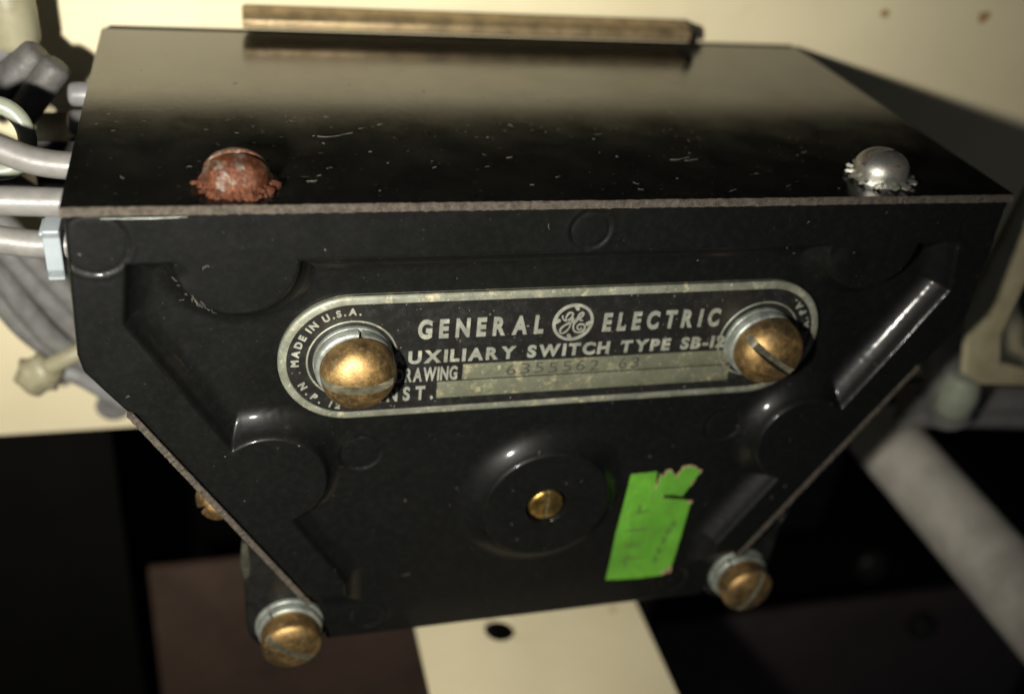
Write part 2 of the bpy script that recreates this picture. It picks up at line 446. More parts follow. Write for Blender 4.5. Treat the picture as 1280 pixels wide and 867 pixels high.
# ------------------------------------------------------------------ cover sheet
def rough_sheet(poly, y0, y1, name, seg=160):
    """thin sheet, front edge rough fibre; poly = 4 pts in XZ (long side 0-1, then thickness)"""
    mb = MB()
    a, b, c, d = [Vector((p[0], 0, p[1])) for p in poly]
    ys = [y0, y0 + .03, y1]
    rows = []
    vs = []; fs = []; ms = []
    for k in range(seg + 1):
        t = k / seg
        p = a.lerp(b, t); q = d.lerp(c, t)
        jz = random.uniform(-.008, .008); jy = random.uniform(-.010, .010)
        ring = []
        nrm = (p - q).normalized()
        prof = [(p + nrm * -.012 + Vector((0, y0 + jy, 0))), (p + Vector((0, y0 + .018 + jy, 0))), (p + Vector((0, y1, 0))), (q + Vector((0, y1, 0))), (q + Vector((0, y0 + .015, 0))), (q + nrm * (.008 + jz) + Vector((0, y0 + jy * .7, 0)))]
        for s_ in prof: ring.append(len(vs)); vs.append(s_)
        rows.append(ring)
    for r1, r2 in zip(rows, rows[1:]):
        for k in range(6):
            fs.append((r1[k], r1[(k + 1) % 6], r2[(k + 1) % 6], r2[k])); ms.append(1 if k in (5, 0, 4) else 0)
    fs.append(tuple(rows[0])); ms.append(1); fs.append(tuple(reversed(rows[-1]))); ms.append(0)
    mb.v = [tuple(v) for v in vs]; mb.f = fs; mb.m = ms
    return mb.build(name, [M['sheet'], M['edge']], aux, True, 30)
rough_sheet([(-6.02, 0), (6.02, 0), (6.02, -.11), (-6.02, -.11)], -.03, 6.38, 'cover_sheet', 260)
ux, uz = Vector((5.50 - 3.37, 0, -2.76 + 6.33)).normalized().x, Vector((5.50 - 3.37, 0, -2.76 + 6.33)).normalized().z
for s_ in (-1, 1):
    nxx, nzz = uz * s_, -ux                       # outward normal of the sloping side
    p0 = (s_ * 5.515, -2.775); p1 = (s_ * 3.37, -6.36)
    rough_sheet([(p0[0] + nxx * .10, p0[1] + nzz * .10), (p1[0] + nxx * .10, p1[1] + nzz * .10), (p1[0] + nxx * .005, p1[1] + nzz * .005), (p0[0] + nxx * .005, p0[1] + nzz * .005)], .03, 6.3, 'side_sheet', 120)
# small burr of loose sheet under the left end
mb = MB(); mb.tube([(-5.62, -.022, -.135), (-5.1, -.022, -.14), (-4.72, -.022, -.128)], [.002, .006, .002], 8)
mb.build('sheet_burr', M['washer'], aux)

# ------------------------------------------------------------------ mounting feet and their screws
for s_ in (-1, 1):
    mb = MB()
    pts = [(3.0, -6.9), (3.05, -5.6), (3.9, -4.75), (4.32, -4.95), (4.30, -6.9)]
    arc = [(3.69 + .62 * math.cos(a), -7.06 + .62 * math.sin(a)) for a in np.linspace(0, -PI, 14)]
    poly = [(x * s_, z) for x, z in pts + arc]
    mb.prism(poly, .36, 6.2); f = mb.build('mounting_foot', M['foot'], aux, True, 40, .06, 3)
    mb = MB(); mb.tube([(4.25 * s_, .42, -5.2), (4.28 * s_, .42, -5.8), (4.24 * s_, .44, -6.35)], [.05, .09, .04], 10)
    mb.build('moulding_flash', M['foot_strip'], f)
def flat_washer(parent, mtx, ro, ri, th, name='washer', split=None, mat=None):
    mb = MB(); e = th * .3
    prof = [(ri, 0), (ri, th), (ro - e, th), (ro - e * .3, th - e * .3), (ro, th - e), (ro, 0)]
    if split is None: mb.lathe(prof, 64, mtx, closed=True)
    else:
        n = 60; vs = []; fs = []
        for k in range(n + 1):
            a = split + .05 + (2 * PI - .10) * k / n
            for r_, h in prof: vs.append(mtx @ Vector((r_ * math.cos(a), r_ * math.sin(a), h + .03 * (k / n - .5))))
        m_ = len(prof)
        for k in range(n):
            for i in range(m_): fs.append((k * m_ + i, k * m_ + (i + 1) % m_, (k + 1) * m_ + (i + 1) % m_, (k + 1) * m_ + i))
        fs.append(tuple(range(m_))); fs.append(tuple(range((n + 1) * m_ - 1, n * m_ - 1, -1)))
        mb.add(vs, fs)
    return mb.build(name, mat or M['washer'], parent, True, 45)
for s_, rot in ((-1, -.62), (1, 1.20)):
    x, z = 3.69 * s_, -7.03
    mb = MB(); mt = face_mtx(x + (-.0), .14, z, rot)
    slotted_head(mb, mt, .425, .24, .16, .10, .13, 2.2)
    h = mb.build('foot_screw', [M['brass'], M['slot']], aux, True, 38)
    h['label'] = 'slotted brass screw on the left foot' if s_ < 0 else 'slotted brass screw on the right foot'
    flat_washer(h, face_mtx(x, .345, z), .50, .2, .07)
    flat_washer(h, face_mtx(x, .255, z), .47, .2, .10, 'lock_washer', 2.2)

# ------------------------------------------------------------------ nameplate
PY = .215                     # front of the raised border
CZ = -2.29; HX = 2.86; RO = .925
def stadium(r, n=40, hx=HX, cz=CZ):
    return [(hx + r * math.cos(a), cz + r * math.sin(a)) for a in np.linspace(-PI / 2, PI / 2, n)] + [(-hx + r * math.cos(a), cz + r * math.sin(a)) for a in np.linspace(PI / 2, 3 * PI / 2, n)]
mb = MB(); mb.prism(stadium(RO), PY + .02, .31)
plate = mb.build('nameplate', M['alu'], aux, True, 40, .015)
mb = MB()
def ring_prof(rs):
    loops = [[(x, y, z) for x, z in stadium(r)] for r, y in rs]
    n = len(loops[0]); vs = [p for l in loops for p in l]; fs = []
    for i in range(len(loops)):
        j = (i + 1) % len(loops)
        for k in range(n): fs.append((i * n + k, i * n + (k + 1) % n, j * n + (k + 1) % n, j * n + k))
    return vs, fs
mb.add(*ring_prof([(RO, PY + .035), (RO - .012, PY + .012), (RO - .032, PY), (RO - .105, PY), (RO - .112, PY + .012), (RO - .112, PY + .06), (RO, PY + .06)]))
mb.build('border', M['alu'], plate, True, 35)
mb = MB(); mb.prism(stadium(RO - .108), PY + .012, PY + .05)
mb.build('enamel_field', M['enamel'], plate, False)
FY = PY + .012
# embossed rings round both screw holes
for s_ in (-1, 1):
    mb = MB(); rr = .575 if s_ < 0 else .60
    mb.lathe([(rr - .014, 0), (rr - .006, .012), (rr + .004, .012), (rr + .012, 0)], 72, face_mtx(2.85 * s_, FY - .001, -2.29))
    mb.build('embossed_ring', M['alu'], plate, True, 60)
def strip(x0, x1, z0, z1):
    mb = MB(); mb.box(x0, x1, FY - .012, FY + .01, z1, z0)
    return mb.build('data_strip', M['alu_strip'], plate, True, 40, .006)
strip(-1.40, 2.46, -2.445, -2.685)
strip(-1.73, 2.52, -2.705, -2.962)

def char_mesh(ch, offset, extrude):
    cu = bpy.data.curves.new('t', 'FONT'); cu.body = ch; cu.offset = offset; cu.extrude = extrude; cu.bevel_depth = 0
    cu.resolution_u = 6
    ob = bpy.data.objects.new('t', cu); C.objects.link(ob)
    dg = bpy.context.evaluated_depsgraph_get(); me = bpy.data.meshes.new_from_object(ob.evaluated_get(dg))
    vs = [tuple(v.co) for v in me.vertices]; fs = [tuple(p.vertices) for p in me.polygons]
    bpy.data.objects.remove(ob); bpy.data.curves.remove(cu); bpy.data.meshes.remove(me)
    return vs, fs
_cache = {}
def glyph(ch, bold):
    k = (ch, bold)
    if k not in _cache: _cache[k] = char_mesh(ch, bold, .5)
    return _cache[k]
def line_text(mb, s, x0, x1, z0, z1, bold=.02, gap=.12, space=.5, y=FY, th=.010, ratio=None, shear=0, widths=None):
    """fit the string between x0 and x1, caps between z0 (bottom) and z1 (top); equal optical gaps"""
    H = z1 - z0; items = []; cur = 0
    capv, _ = glyph('H', bold); cmin = min(v[1] for v in capv); cmax = max(v[1] for v in capv)
    for ch in s:
        if ch == ' ': cur += space; continue
        vs, fs = glyph(ch, bold); a = min(v[0] for v in vs); b = max(v[0] for v in vs)
        items.append((ch, cur, a, vs, fs)); cur += (b - a) + gap
    W = cur - gap; k = (x1 - x0) / W; kz = H / (cmax - cmin)
    for ch, off, a, vs, fs in items:
        mb.add([(x0 + (off + v[0] - a) * k + shear * (v[1] - cmin) * kz, y - th / 2 - v[2] * th, z0 + (v[1] - cmin) * kz) for v in vs], fs)
def arc_text(mb, s, cx, cz, R, a0, a1, h, bold=.02, inward=False, y=FY, th=.010, wk=1.0):
    """letters from angle a0 to a1 (radians); inward: tops towards the centre"""
    n = len(s); capv, _ = glyph('H', bold); cmin = min(v[1] for v in capv); cmax = max(v[1] for v in capv)
    k = h / (cmax - cmin)
    ws = []
    for ch in s:
        if ch == ' ': ws.append(.35); continue
        vs, _ = glyph(ch, bold); ws.append(max(v[0] for v in vs) - min(v[0] for v in vs) + .13)
    tot = sum(ws); acc = 0
    for ch, w in zip(s, ws):
        t = (acc + w / 2) / tot; acc += w
        if ch == ' ': continue
        a = a0 + (a1 - a0) * t
        vs, fs = glyph(ch, bold); mid = (max(v[0] for v in vs) + min(v[0] for v in vs)) / 2
        out = []
        for v in vs:
            lx = (v[0] - mid) * k * wk; lz = (v[1] - cmin) * k
            if inward:   # baseline outside, reads counter-clockwise
                ex = (-math.sin(a), math.cos(a)); ez = (-math.cos(a), -math.sin(a))
                ox, oz = cx + (R + h) * math.cos(a), cz + (R + h) * math.sin(a)
            else:
                ex = (math.sin(a), -math.cos(a)); ez = (math.cos(a), math.sin(a)); ox, oz = cx + R * math.cos(a), cz + R * math.sin(a)
            out.append((ox + ex[0] * lx + ez[0] * lz, y - th / 2 - v[2] * th, oz + ex[1] * lx + ez[1] * lz))
        mb.add(out, fs)
def lettering(fn, mat=None, name='lettering'):
    mb = MB(); fn(mb); return mb.build(name, mat or M['letter'], plate, False)
lettering(lambda m: line_text(m, 'GENERAL', -2.03, -.36, -2.020, -1.735, .045, .36, th=.014))
lettering(lambda m: line_text(m, 'ELECTRIC', .47, 2.17, -2.035, -1.750, .045, .36, th=.014))
def words(s, x0, x1, z0, z1, bold, gap, space, **kw):
    full = MB(); line_text(full, s, x0, x1, z0, z1, bold, gap, space, **kw)
    i = 0
    for wd in s.split(' '):
        m = MB()
        for ch in wd:
            vs, fs = glyph(ch, bold); o = sum(len(glyph(c, bold)[0]) for c in s.replace(' ', '')[:i]); i += 1
            m.add(full.v[o:o + len(vs)], fs)
        m.build(kw.get('name', 'lettering'), M['letter'], plate, False)
words('AUXILIARY SWITCH TYPE SB-12', -2.375, 2.34, -2.395, -2.200, .045, .13, .50)
lettering(lambda m: line_text(m, 'DRAWING', -2.29, -1.47, -2.680, -2.462, .035, .09))
lettering(lambda m: line_text(m, 'INST.', -2.50, -1.775, -2.975, -2.755, .035, .36))
lettering(lambda m: arc_text(m, 'MADE IN U.S.A.', -2.86, -2.29, .665, math.radians(186), math.radians(80), .10, .05))
lettering(lambda m: arc_text(m, 'N.P. 12', -2.86, -2.29, .665, math.radians(203), math.radians(262), .10, .04, True))
lettering(lambda m: arc_text(m, 'PHILA. PA.', 2.86, -2.29, .665, math.radians(-22), math.radians(57), .10, .05, True))
for i, ch in enumerate('6355562'):
    lettering(lambda m: line_text(m, ch, -.80 + .196 * i, -.67 + .196 * i, -2.655 + .006 * (i % 3), -2.485 + .006 * (i % 3), .0, y=FY - .0125, th=.002), M['stamp'], 'stamped_digit')
for i, ch in enumerate('63'):
    lettering(lambda m: line_text(m, ch, .80 + .18 * i, .92 + .18 * i, -2.65, -2.48, .0, y=FY - .0125, th=.002), M['stamp'], 'stamped_digit')
# emblem: ring, four curls, script monogram
mb = MB(); ex, ez = .045, -1.872
em = face_mtx(ex, FY, ez)
mb.lathe([(.240, 0), (.243, .012), (.282, .012), (.287, 0)], 72, em)
def ribbon(pts, w):
    P = [Vector((ex + x, FY - .010, ez + z)) for x, z in pts]; P = spline(P, 6); n = len(P); vs = []
    for i, p in enumerate(P):
        t = (P[min(i + 1, n - 1)] - P[max(i - 1, 0)]).normalized(); nn = Vector((-t.z, 0, t.x))
        ww = w * (.75 + .35 * math.sin(PI * i / n) + .18 * math.sin(i * .45))
        vs += [p + nn * ww, p - nn * ww, p + nn * ww + Vector((0, .011, 0)), p - nn * ww + Vector((0, .011, 0))]
    fs = []
    for i in range(n - 1):
        a, b = i * 4, i * 4 + 4
        fs += [(a, a + 1, b + 1, b), (a + 2, a, b, b + 2), (a + 1, a + 3, b + 3, b + 1)]
    mb.add(vs, fs)
ribbon([(-.154, .114), (-.161, .085), (-.137, .045), (-.089, .033), (-.046, .058), (-.023, .108), (-.033, .151), (-.067, .152), (-.1, .112), (-.112, .061), (-.08, .025)], .012)
ribbon([(-.002, .073), (-.026, .023), (-.05, -.088), (-.102, -.154), (-.156, -.156), (-.169, -.116), (-.138, -.062), (-.075, -.018), (-.002, .013), (.046, .053), (.069, .112), (.102, .149), (.124, .131), (.104, .08), (.056, .04), (.017, -.014), (.006, -.073), (.034, -.135), (.092, -.16), (.152, -.142), (.176, -.091), (.149, -.042), (.098, -.035), (.064, -.068), (.082, -.112), (.117, -.114), (.128, -.084)], .0125)
ribbon([(.081, .03), (.105, .03), (.132, .022)], .010)
for a in (80, 170, 350, 260):
    x, z = .208 * math.cos(math.radians(a)), .208 * math.sin(math.radians(a))
    mb.lathe([(0, .012), (.026, .012), (.029, 0)], 20, face_mtx(ex + x, FY, ez + z))
    x, z = .228 * math.cos(math.radians(a + 6)), .228 * math.sin(math.radians(a + 6))
    mb.lathe([(0, .0118), (.022, .0118), (.025, 0)], 16, face_mtx(ex + x, FY, ez + z))
mb.build('emblem', M['letter'], plate, False)

# nameplate screws
for s_, rot, R in ((-1, .02, .475), (1, -.60, .485)):
    x, z = 2.84 * s_, -2.29
    mb = MB(); slotted_head(mb, face_mtx(x + .025, .0, z + .01, rot) @ Matrix.Rotation(.05, 4, 'X'), R, .10, .35, .115, .17, 2.1)
    h = mb.build('nameplate_screw', [M['brass'], M['slot']], aux, True, 38)
    h['label'] = 'domed brass screw with level slot' if s_ < 0 else 'domed brass screw with slanting slot'
    flat_washer(h, face_mtx(x, .222, z), .515, .2, .06)
    flat_washer(h, face_mtx(x, .155, z), .505, .2, .14, 'lock_washer', 1.45 if s_ < 0 else 4.4)

# centre pin
mb = MB(); slotted_head(mb, face_mtx(0, .20, HZ, PI / 2 - .02), .262, .12, .05, .022, .03, 6)
mb.build('centre_pin', [M['brass_clean'], M['slot']], aux, True, 38)

# top screws with toothed washers, and the one in the sloping side
def top_screw(mtx, hm, tm, R, label, rot=0, jit=.0):
    mb = MB(); slotted_head(mb, mtx @ Matrix.Translation((0, 0, .07)) @ Matrix.Rotation(rot, 4, 'Z'), R, .065, .275, .10, .19, 2.2, jit=jit)
    h = mb.build('cover_screw', [hm, hm], aux, True, 38); h['label'] = label
    mb = MB(); star_washer(mb, mtx @ Matrix.Rotation(.3, 4, 'Z'), R * .98, R * 1.32, crust=jit > 0)
    mb.build('star_washer', tm, h, True, 50)
top_screw(up_mtx(-4.18, .50, .004), M['rust'], M['rust_teeth'], .375, 'rusty slotted screw on the cover sheet', -.04, .003)
top_screw(up_mtx(4.24, .55, .004), M['zinc'], M['zinc_teeth'], .365, 'bright zinc slotted screw with little rust', .12)
dirv = Vector((-uz, 0, -ux))
mt = Matrix.Translation((-4.50, .62, -4.66)) @ dirv.to_track_quat('Z', 'Y').to_matrix().to_4x4()
top_screw(mt, M['brass'], M['brass'], .30, 'brass screw in the sloping side sheet', .4)

# green sticker laid on the moulding
def laid(polys, name, mat, off, parent, thick=.006):
    mb = MB()
    me = bpy.data.meshes.new(name); bm = bmesh.new()
    for poly in polys:
        vs = [bm.verts.new((x, 0, z)) for x, z in poly]; bm.faces.new(vs)
    bmesh.ops.triangulate(bm, faces=bm.faces)
    bmesh.ops.subdivide_edges(bm, edges=bm.edges, cuts=3, use_grid_fill=True)
    xs = np.array([v.co.x for v in bm.verts]); zz = np.array([v.co.z for v in bm.verts])
    yy = .31 - off + .004 * np.sin(xs * 9 + zz * 5)
    for v, y in zip(bm.verts, yy): v.co.y = y
    r_ = bmesh.ops.extrude_face_region(bm, geom=list(bm.faces))
    for g in r_['geom']:
        if isinstance(g, bmesh.types.BMVert): g.co.y += thick
    bmesh.ops.recalc_face_normals(bm, faces=bm.faces); bm.to_mesh(me); bm.free(); me.materials.append(mat)
    o = bpy.data.objects.new(name, me); C.objects.link(o); o.parent = parent; return o
main = [(1.375, -4.664), (1.79, -4.646), (1.813, -4.864), (1.787, -4.97), (1.914, -5.094), (1.984, -5.187), (2.369, -5.273), (2.488, -5.334), (2.468, -5.691), (2.424, -6.83), (2.252, -6.876), (1.898, -6.895), (1.314, -6.844), (1.323, -5.877)]
flap = [(1.93, -5.181), (1.951, -5.127), (2.324, -5.181), (2.517, -4.721), (2.364, -4.613), (2.224, -4.63), (2.174, -4.763), (2.117, -4.804), (2.013, -4.669), (1.958, -4.679), (1.945, -4.785), (1.87, -4.731), (1.867, -4.917), (1.813, -4.973)]
def jag(poly, a):
    out = []
    for i, p in enumerate(poly):
        q = poly[(i + 1) % len(poly)]; L = math.hypot(q[0] - p[0], q[1] - p[1]); n = max(1, int(L / .05)) if a else 1
        for k in range(n):
            t = k / n; out.append((p[0] + (q[0] - p[0]) * t + random.uniform(-a, a) * (k > 0), p[1] + (q[1] - p[1]) * t + random.uniform(-a, a) * (k > 0)))
    return out
torn_b = [(1.775, -4.65), (1.81, -4.85), (1.745, -4.975), (1.87, -5.12), (1.965, -5.215), (2.0, -5.13), (2.33, -5.19), (2.55, -4.70), (2.36, -4.582), (2.20, -4.60), (2.15, -4.73), (2.11, -4.76), (2.02, -4.635), (1.94, -4.645), (1.92, -4.745), (1.855, -4.70), (1.845, -4.88), (1.80, -4.90)]
sk = laid([jag(main, .004), jag(flap, .012)], 'sticker', M['sticker'], .016, aux); sk['label'] = 'torn fluorescent green sticker'
laid([jag(torn_b, .014)], 'torn_edge', M['torn'], .009, sk)
tips = [[(main[7][0] - .08, main[7][1] + .045), (main[7][0] + .02, main[7][1] + .03), (main[7][0] + .01, main[7][1] - .03), (main[7][0] - .08, main[7][1] + .01)], [(main[9][0] - .13, main[9][1] + .04), (main[9][0], main[9][1] + .15), (main[9][0] + .01, main[9][1]), (main[9][0] - .17, main[9][1] - .03)]]
for p in tips: laid([jag(p, .006)], 'worn_corner', M['torn'], .0245, sk)
def smudge(cx, cz, w, h):
    return [(cx + .07 + 1.5 * w * math.cos(a) * random.uniform(.7, 1.1), cz - .12 + 1.5 * h * math.sin(a) * random.uniform(.7, 1.1)) for a in np.linspace(0, 2 * PI, 12, endpoint=False)]
for q in (smudge(1.62, -5.32, .10, .018), smudge(1.56, -5.25, .02, .07), smudge(1.60, -5.68, .17, .02), smudge(1.58, -5.98, .12, .02), smudge(1.57, -6.05, .10, .018), smudge(1.52, -6.34, .02, .12), smudge(1.60, -6.30, .16, .018),
      smudge(2.20, -5.62, .03, .05), smudge(2.14, -5.78, .035, .06), smudge(2.10, -5.98, .03, .07), smudge(2.05, -6.18, .03, .06), smudge(2.02, -6.36, .025, .06)):
    laid([q], 'faded_print', M['ink'], .0235, sk, .003)

# ------------------------------------------------------------------ bronze bar on the rear edge of the top
mb = MB()
prof = [(6.08, .15), (6.04, .18), (6.04, .29), (6.07, .325), (6.2, .385), (6.42, .42), (6.5, .38), (6.5, .15)]
n = len(prof)
for (xa, xb) in ((-3.90, 3.72),):
    mb.add([(xa, y, z) for y, z in prof] + [(xb, y, z) for y, z in prof], [tuple(range(n)), tuple(range(2 * n - 1, n - 1, -1))] + [(i, (i + 1) % n, (i + 1) % n + n, i + n) for i in range(n)])
bar = mb.build('bronze_bar', M['bronze'], None, True, 30, .02)
tag(bar, 'long bronze bar lying along the rear edge of the black top cover', 'bar')
mb = MB(); mb.prism([(3.70, .13), (3.70, .40), (3.77, .38), (3.82, .31), (3.84, .2), (3.84, .13)], 6.02, 6.52); mb.build('end_cap', M['foot'], bar, True, 40, .03)

# ------------------------------------------------------------------ cream cabinet panel behind
mb = MB(); mb.box(-16, 24, 6.62, 6.8, -7.88, 1.3)
tag(mb.build('cabinet_panel', M['panel'], None, True, 40, .03), 'cream painted steel panel standing behind the black switch', 'panel')
mb = MB(); mb.box(-5.93, 6.0, 6.41, 6.60, -6.5, -.01)
mb.build('back_plate', M['dark'], aux, True, 40, .02)
for k, (x, z, r_) in enumerate([(7.84, .61, .10), (10.02, .62, .14)]):
    pts = [(x + r_ * random.uniform(.6, 1.1) * math.cos(a), z + r_ * random.uniform(.6, 1.1) * math.sin(a)) for a in np.linspace(0, 2 * PI, 14, endpoint=False)]
    mb = MB(); mb.prism(pts, 6.612, 6.63); o = mb.build('rust_spot', simple('rust_spot_paint', (.30, .17, .06), (.42, .30, .14), .8, 0, 8), bpy.data.objects['cabinet_panel'], False)

mb = MB(); mb.box(-1.13, 3.47, -3.0, 6.3, -10.62, -10.5)
sh = tag(mb.build('cream_shelf', M['panel'], None, True, 40, .03), 'cream painted bracket running forward under the switch, with a dark round hole', 'bracket')
mb = MB(); mb.lathe([(0, -.5), (.30, -.5), (.30, .5), (0, .5)], 40, up_mtx(.50, 2.74, -10.5)); cut = mb.build('hole_cutter', M['dark'])
md = sh.modifiers.new('hole', 'BOOLEAN'); md.operation = 'DIFFERENCE'; md.object = cut
dg = bpy.context.evaluated_depsgraph_get(); nm = bpy.data.meshes.new_from_object(sh.evaluated_get(dg)); sh.modifiers.clear(); sh.data = nm; nm.polygons.foreach_set('use_smooth', [False] * len(nm.polygons))
bpy.data.objects.remove(cut)

# ------------------------------------------------------------------ lint and dust on the black surfaces
mb = MB()
def fibre(x, y, z, L, a, r_, top):
    P = []
    for k in range(6):
        t = k / 5 - .5; P.append((L * t, L * .22 * math.sin(3 * t + a * 5) + random.uniform(-.01, .01)))
    ca, sa = math.cos(a), math.sin(a); Q = []
    for u, v in P:
        p, q = u * ca - v * sa, u * sa + v * ca
        Q.append((x + p, y + q, .004 + r_) if top else (x + p, y - r_, z + q))
    mb.tube(spline(Q, 3), r_, 5)
for k in range(70):
    x = random.choice([random.uniform(-5.7, 5.2), random.gauss(-2.8, .9), random.gauss(1.2, 1.3)]); y = random.uniform(.15, 4.2) ** 1.0
    fibre(x, y, 0, random.choice([.03, .04, .06, .10]) * random.uniform(.6, 1.3), random.gauss(0, .35), random.uniform(.0018, .004), True)
for (x, y, L) in ((-2.9, 2.05, .45), (1.6, 1.25, .30), (1.75, 1.2, .2)): fibre(x, y, 0, L, -.12, .0035, True)
for k in range(60):
    x = random.uniform(-5.7, 5.0); z = random.uniform(-6.4, -.3)
    if abs(x) > float(halfw(np.array(z))) - .3 or (abs(x) < 3.9 and -3.3 < z < -1.3): continue
    yy = float(front_y(np.array([[x]]), np.array([[z]]))[0, 0])
    fibre(x, yy, z, random.choice([.03, .04, .07, .12]) * random.uniform(.6, 1.2), random.uniform(-1.5, 1.5), random.uniform(.0015, .003), False)
for k in range(13):                                      # lint caught on the edge of the top left boss
    a = math.radians(random.uniform(180, 255)); rr_ = .70 + random.uniform(-.03, .04)
    x, z = -4.22 + rr_ * math.cos(a), -.72 + rr_ * math.sin(a)
    yy = float(front_y(np.array([[x]]), np.array([[z]]))[0, 0])
    fibre(x, yy, z, random.uniform(.05, .16), a + PI / 2 + random.uniform(-.2, .2), random.uniform(.0015, .003), False)
lint_m = simple('pale_lint', (.15, .14, .115), (.06, .057, .045), .9, 0, 12)
tag(mb.build('dust', lint_m, None, True, 60), 'fine pale lint and dust lying on the black cover and front', 'dust', kind='stuff')

# ------------------------------------------------------------------ dark cabinet depths
mb = MB(); mb.box(-6.55, 7.4, 9.0, 9.2, -30, -14.05)
tag(mb.build('maroon_panel', M['maroon'], None, True, 40, .05), 'brown maroon panel deep below the left of the switch', 'panel')
mb = MB(); mb.box(8.0, 24, 9.6, 9.8, -32, -19.2)
tag(mb.build('maroon_panel', M['maroon2'], None, True, 40, .05), 'very dark maroon panel deep in the lower right', 'panel')
mb = MB(); mb.box(9.0, 13.5, 10.5, 10.7, -16.5, -9.5)
tag(mb.build('maroon_panel', M['maroon2'], None, True, 40, .05), 'faint maroon panel in the shadow left of the grey rod', 'panel')
mb = MB(); mb.box(-24, -6.9, 8.4, 8.6, -32, -8.2)
tag(mb.build('side_panel', M['dark'], None, True, 40, .05), 'near black panel at lower left under the cream panel', 'panel')
mb = MB(); mb.box(-60, 70, 22, 22.3, -70, 40)
tag(mb.build('background', M['dark'], None, False), kind='structure')
for k, (x, z, r_) in enumerate([(14.9, -17.2, .55), (18.0, -20.5, .45)]):
    mb = MB(); mb.lathe([(0, .5), (r_ * .7, .45), (r_, .2), (r_, 0)], 24, face_mtx(x, 9.5, z))
    tag(mb.build('bolt_head', M['foot'], None, True, 50), ('larger dim grey bolt head in the dark lower right', 'small dim grey bolt head low above the maroon panel')[k], 'bolt', 'dim bolt heads deep in the cabinet')

# ------------------------------------------------------------------ rod at right
mb = MB(); pr = [(0, 0), (.72, 0), (.76, .04), (.76, 16), (0, 16)]
mb.lathe(pr, 64, face_mtx(9.98, 5.45, -8.5))
tag(mb.build('steel_rod', M['rod'], None, True, 40), 'thick grey rod running forward past the right of the switch', 'rod')

# flange, cables and cap at right
mb = MB()
P = [(7.75, -.2), (8.75, -.2), (8.42, -1.8), (8.33, -3.3), (8.55, -3.92), (9.2, -4.12), (10.6, -4.25), (10.6, -4.62), (9.2, -4.45), (8.35, -4.38), (7.86, -4.12), (7.62, -3.3), (7.45, -2.9), (7.55, -1.8)]
mb.prism(P, 1.5, 1.68)
tag(mb.build('cream_flange', M['flange'], None, True, 40, .07, 3), 'dull cream bent flange at the right edge beside the switch', 'flange')
G = 'grey cables behind the right flange'
def cable(pts, r, label, mat='cable', group=None, name='grey_cable', n=8, seg=20):
    mb = MB(); P = spline(pts, n); mb.tube(P, r, seg)
    return tag(mb.build(name, M[mat], None, True, 60), label, 'cable', group)
cable([(8.6, 3.5, -6.05), (9.95, 3.5, -6.2), (12.5, 3.5, -6.45)], .30, 'upper horizontal grey cable below the cream flange', 'cable_dull', G)
cable([(8.8, 3.6, -6.6), (10.3, 3.6, -6.72), (12.8, 3.6, -7.0)], .26, 'lower horizontal grey cable below the cream flange', 'cable_dull', G)
cable([(8.3, 3.0, -3.8), (8.75, 3.0, -4.9), (9.4, 3.0, -6.2)], .42, 'short thick grey cable close to the switch corner', 'cable_dull', G)
cable([(10.2, 3.0, -2.2), (10.6, 3.0, -3.6), (12.0, 3.0, -4.8)], .55, 'grey cable seen through the flange opening', 'sock', G)
mb = MB(); mb.lathe([(0, -.55), (.22, -.5), (.36, -.3), (.38, .1), (.30, .42), (0, .5)], 32, Matrix.Translation((8.88, 2.5, -5.3)))
tag(mb.build('cable_tie', M['nylon'], None, True, 60), 'milky green nylon tie end hanging below the cream flange', 'cable tie')

# ------------------------------------------------------------------ cables at left
G = 'grey cables entering the left side of the switch'
cable([(-8.6, 1.5, .95), (-7.6, 1.5, .42), (-7.26, 1.5, .24), (-6.79, 1.5, .03), (-6.55, 1.5, -.08), (-6.3, 1.5, -.15), (-6.0, 1.5, -.18), (-5.5, 1.5, -.18)], .165, 'top grey cable curving down into the left end of the switch', 'cable', G)
cable([(-8.6, 1.2, -.40), (-7.32, 1.2, -.46), (-6.82, 1.2, -.48), (-6.16, 1.2, -.51), (-5.6, 1.2, -.55)], .175, 'middle grey cable running level into the left end of the switch', 'cable', G)
cable([(-8.6, 1.0, -.62), (-7.34, 1.0, -.79), (-6.85, 1.0, -.88), (-6.52, 1.0, -.94), (-6.3, 1.0, -.95), (-5.6, 1.0, -.95)], .168, 'lowest grey cable with the white nylon tie round it', 'cable', G)
mb = MB()
rect = [(-.23, -.27), (.23, -.27), (.23, .34), (-.23, .34)]
for (a, b) in (((-.24, -.17)), ((.17, .24))):
    mb.box(-6.36, -6.17, .98 + a, .98 + b, -1.27, -.66)
mb.box(-6.36, -6.17, .74, 1.22, -.76, -.66 + .01); mb.box(-6.36, -6.17, .74, 1.22, -1.30, -1.14)
mb.box(-6.40, -6.28, .78, 1.18, -.745, -.69)
tag(mb.build('cable_tie', M['nylon_white'], None, True, 40, .035, 3), 'small white nylon tie round the lowest cable at the switch corner', 'cable tie')
G2 = 'bundle of grey cables hanging behind the switch'
b1 = [(-8.6, 5, -1.2), (-7.83, 5.0, -2.3), (-7.51, 5.0, -2.78), (-7.18, 5.0, -3.35), (-6.83, 5.0, -3.88), (-6.46, 5.0, -4.43), (-5.8, 5, -5.0)]
b2 = [(-8.5, 5, -1.9), (-7.9, 5.0, -2.77), (-7.62, 5.0, -3.2), (-7.3, 5.0, -3.78), (-6.95, 5.0, -4.4), (-6.52, 5.0, -4.98), (-5.8, 5, -5.6)]
b3 = [(-8.5, 5, -2.4), (-7.98, 5.0, -3.25), (-7.74, 5.0, -3.62), (-7.47, 5.0, -4.22), (-7.13, 5.0, -4.80), (-6.68, 5.0, -5.23), (-5.8, 5, -5.8)]
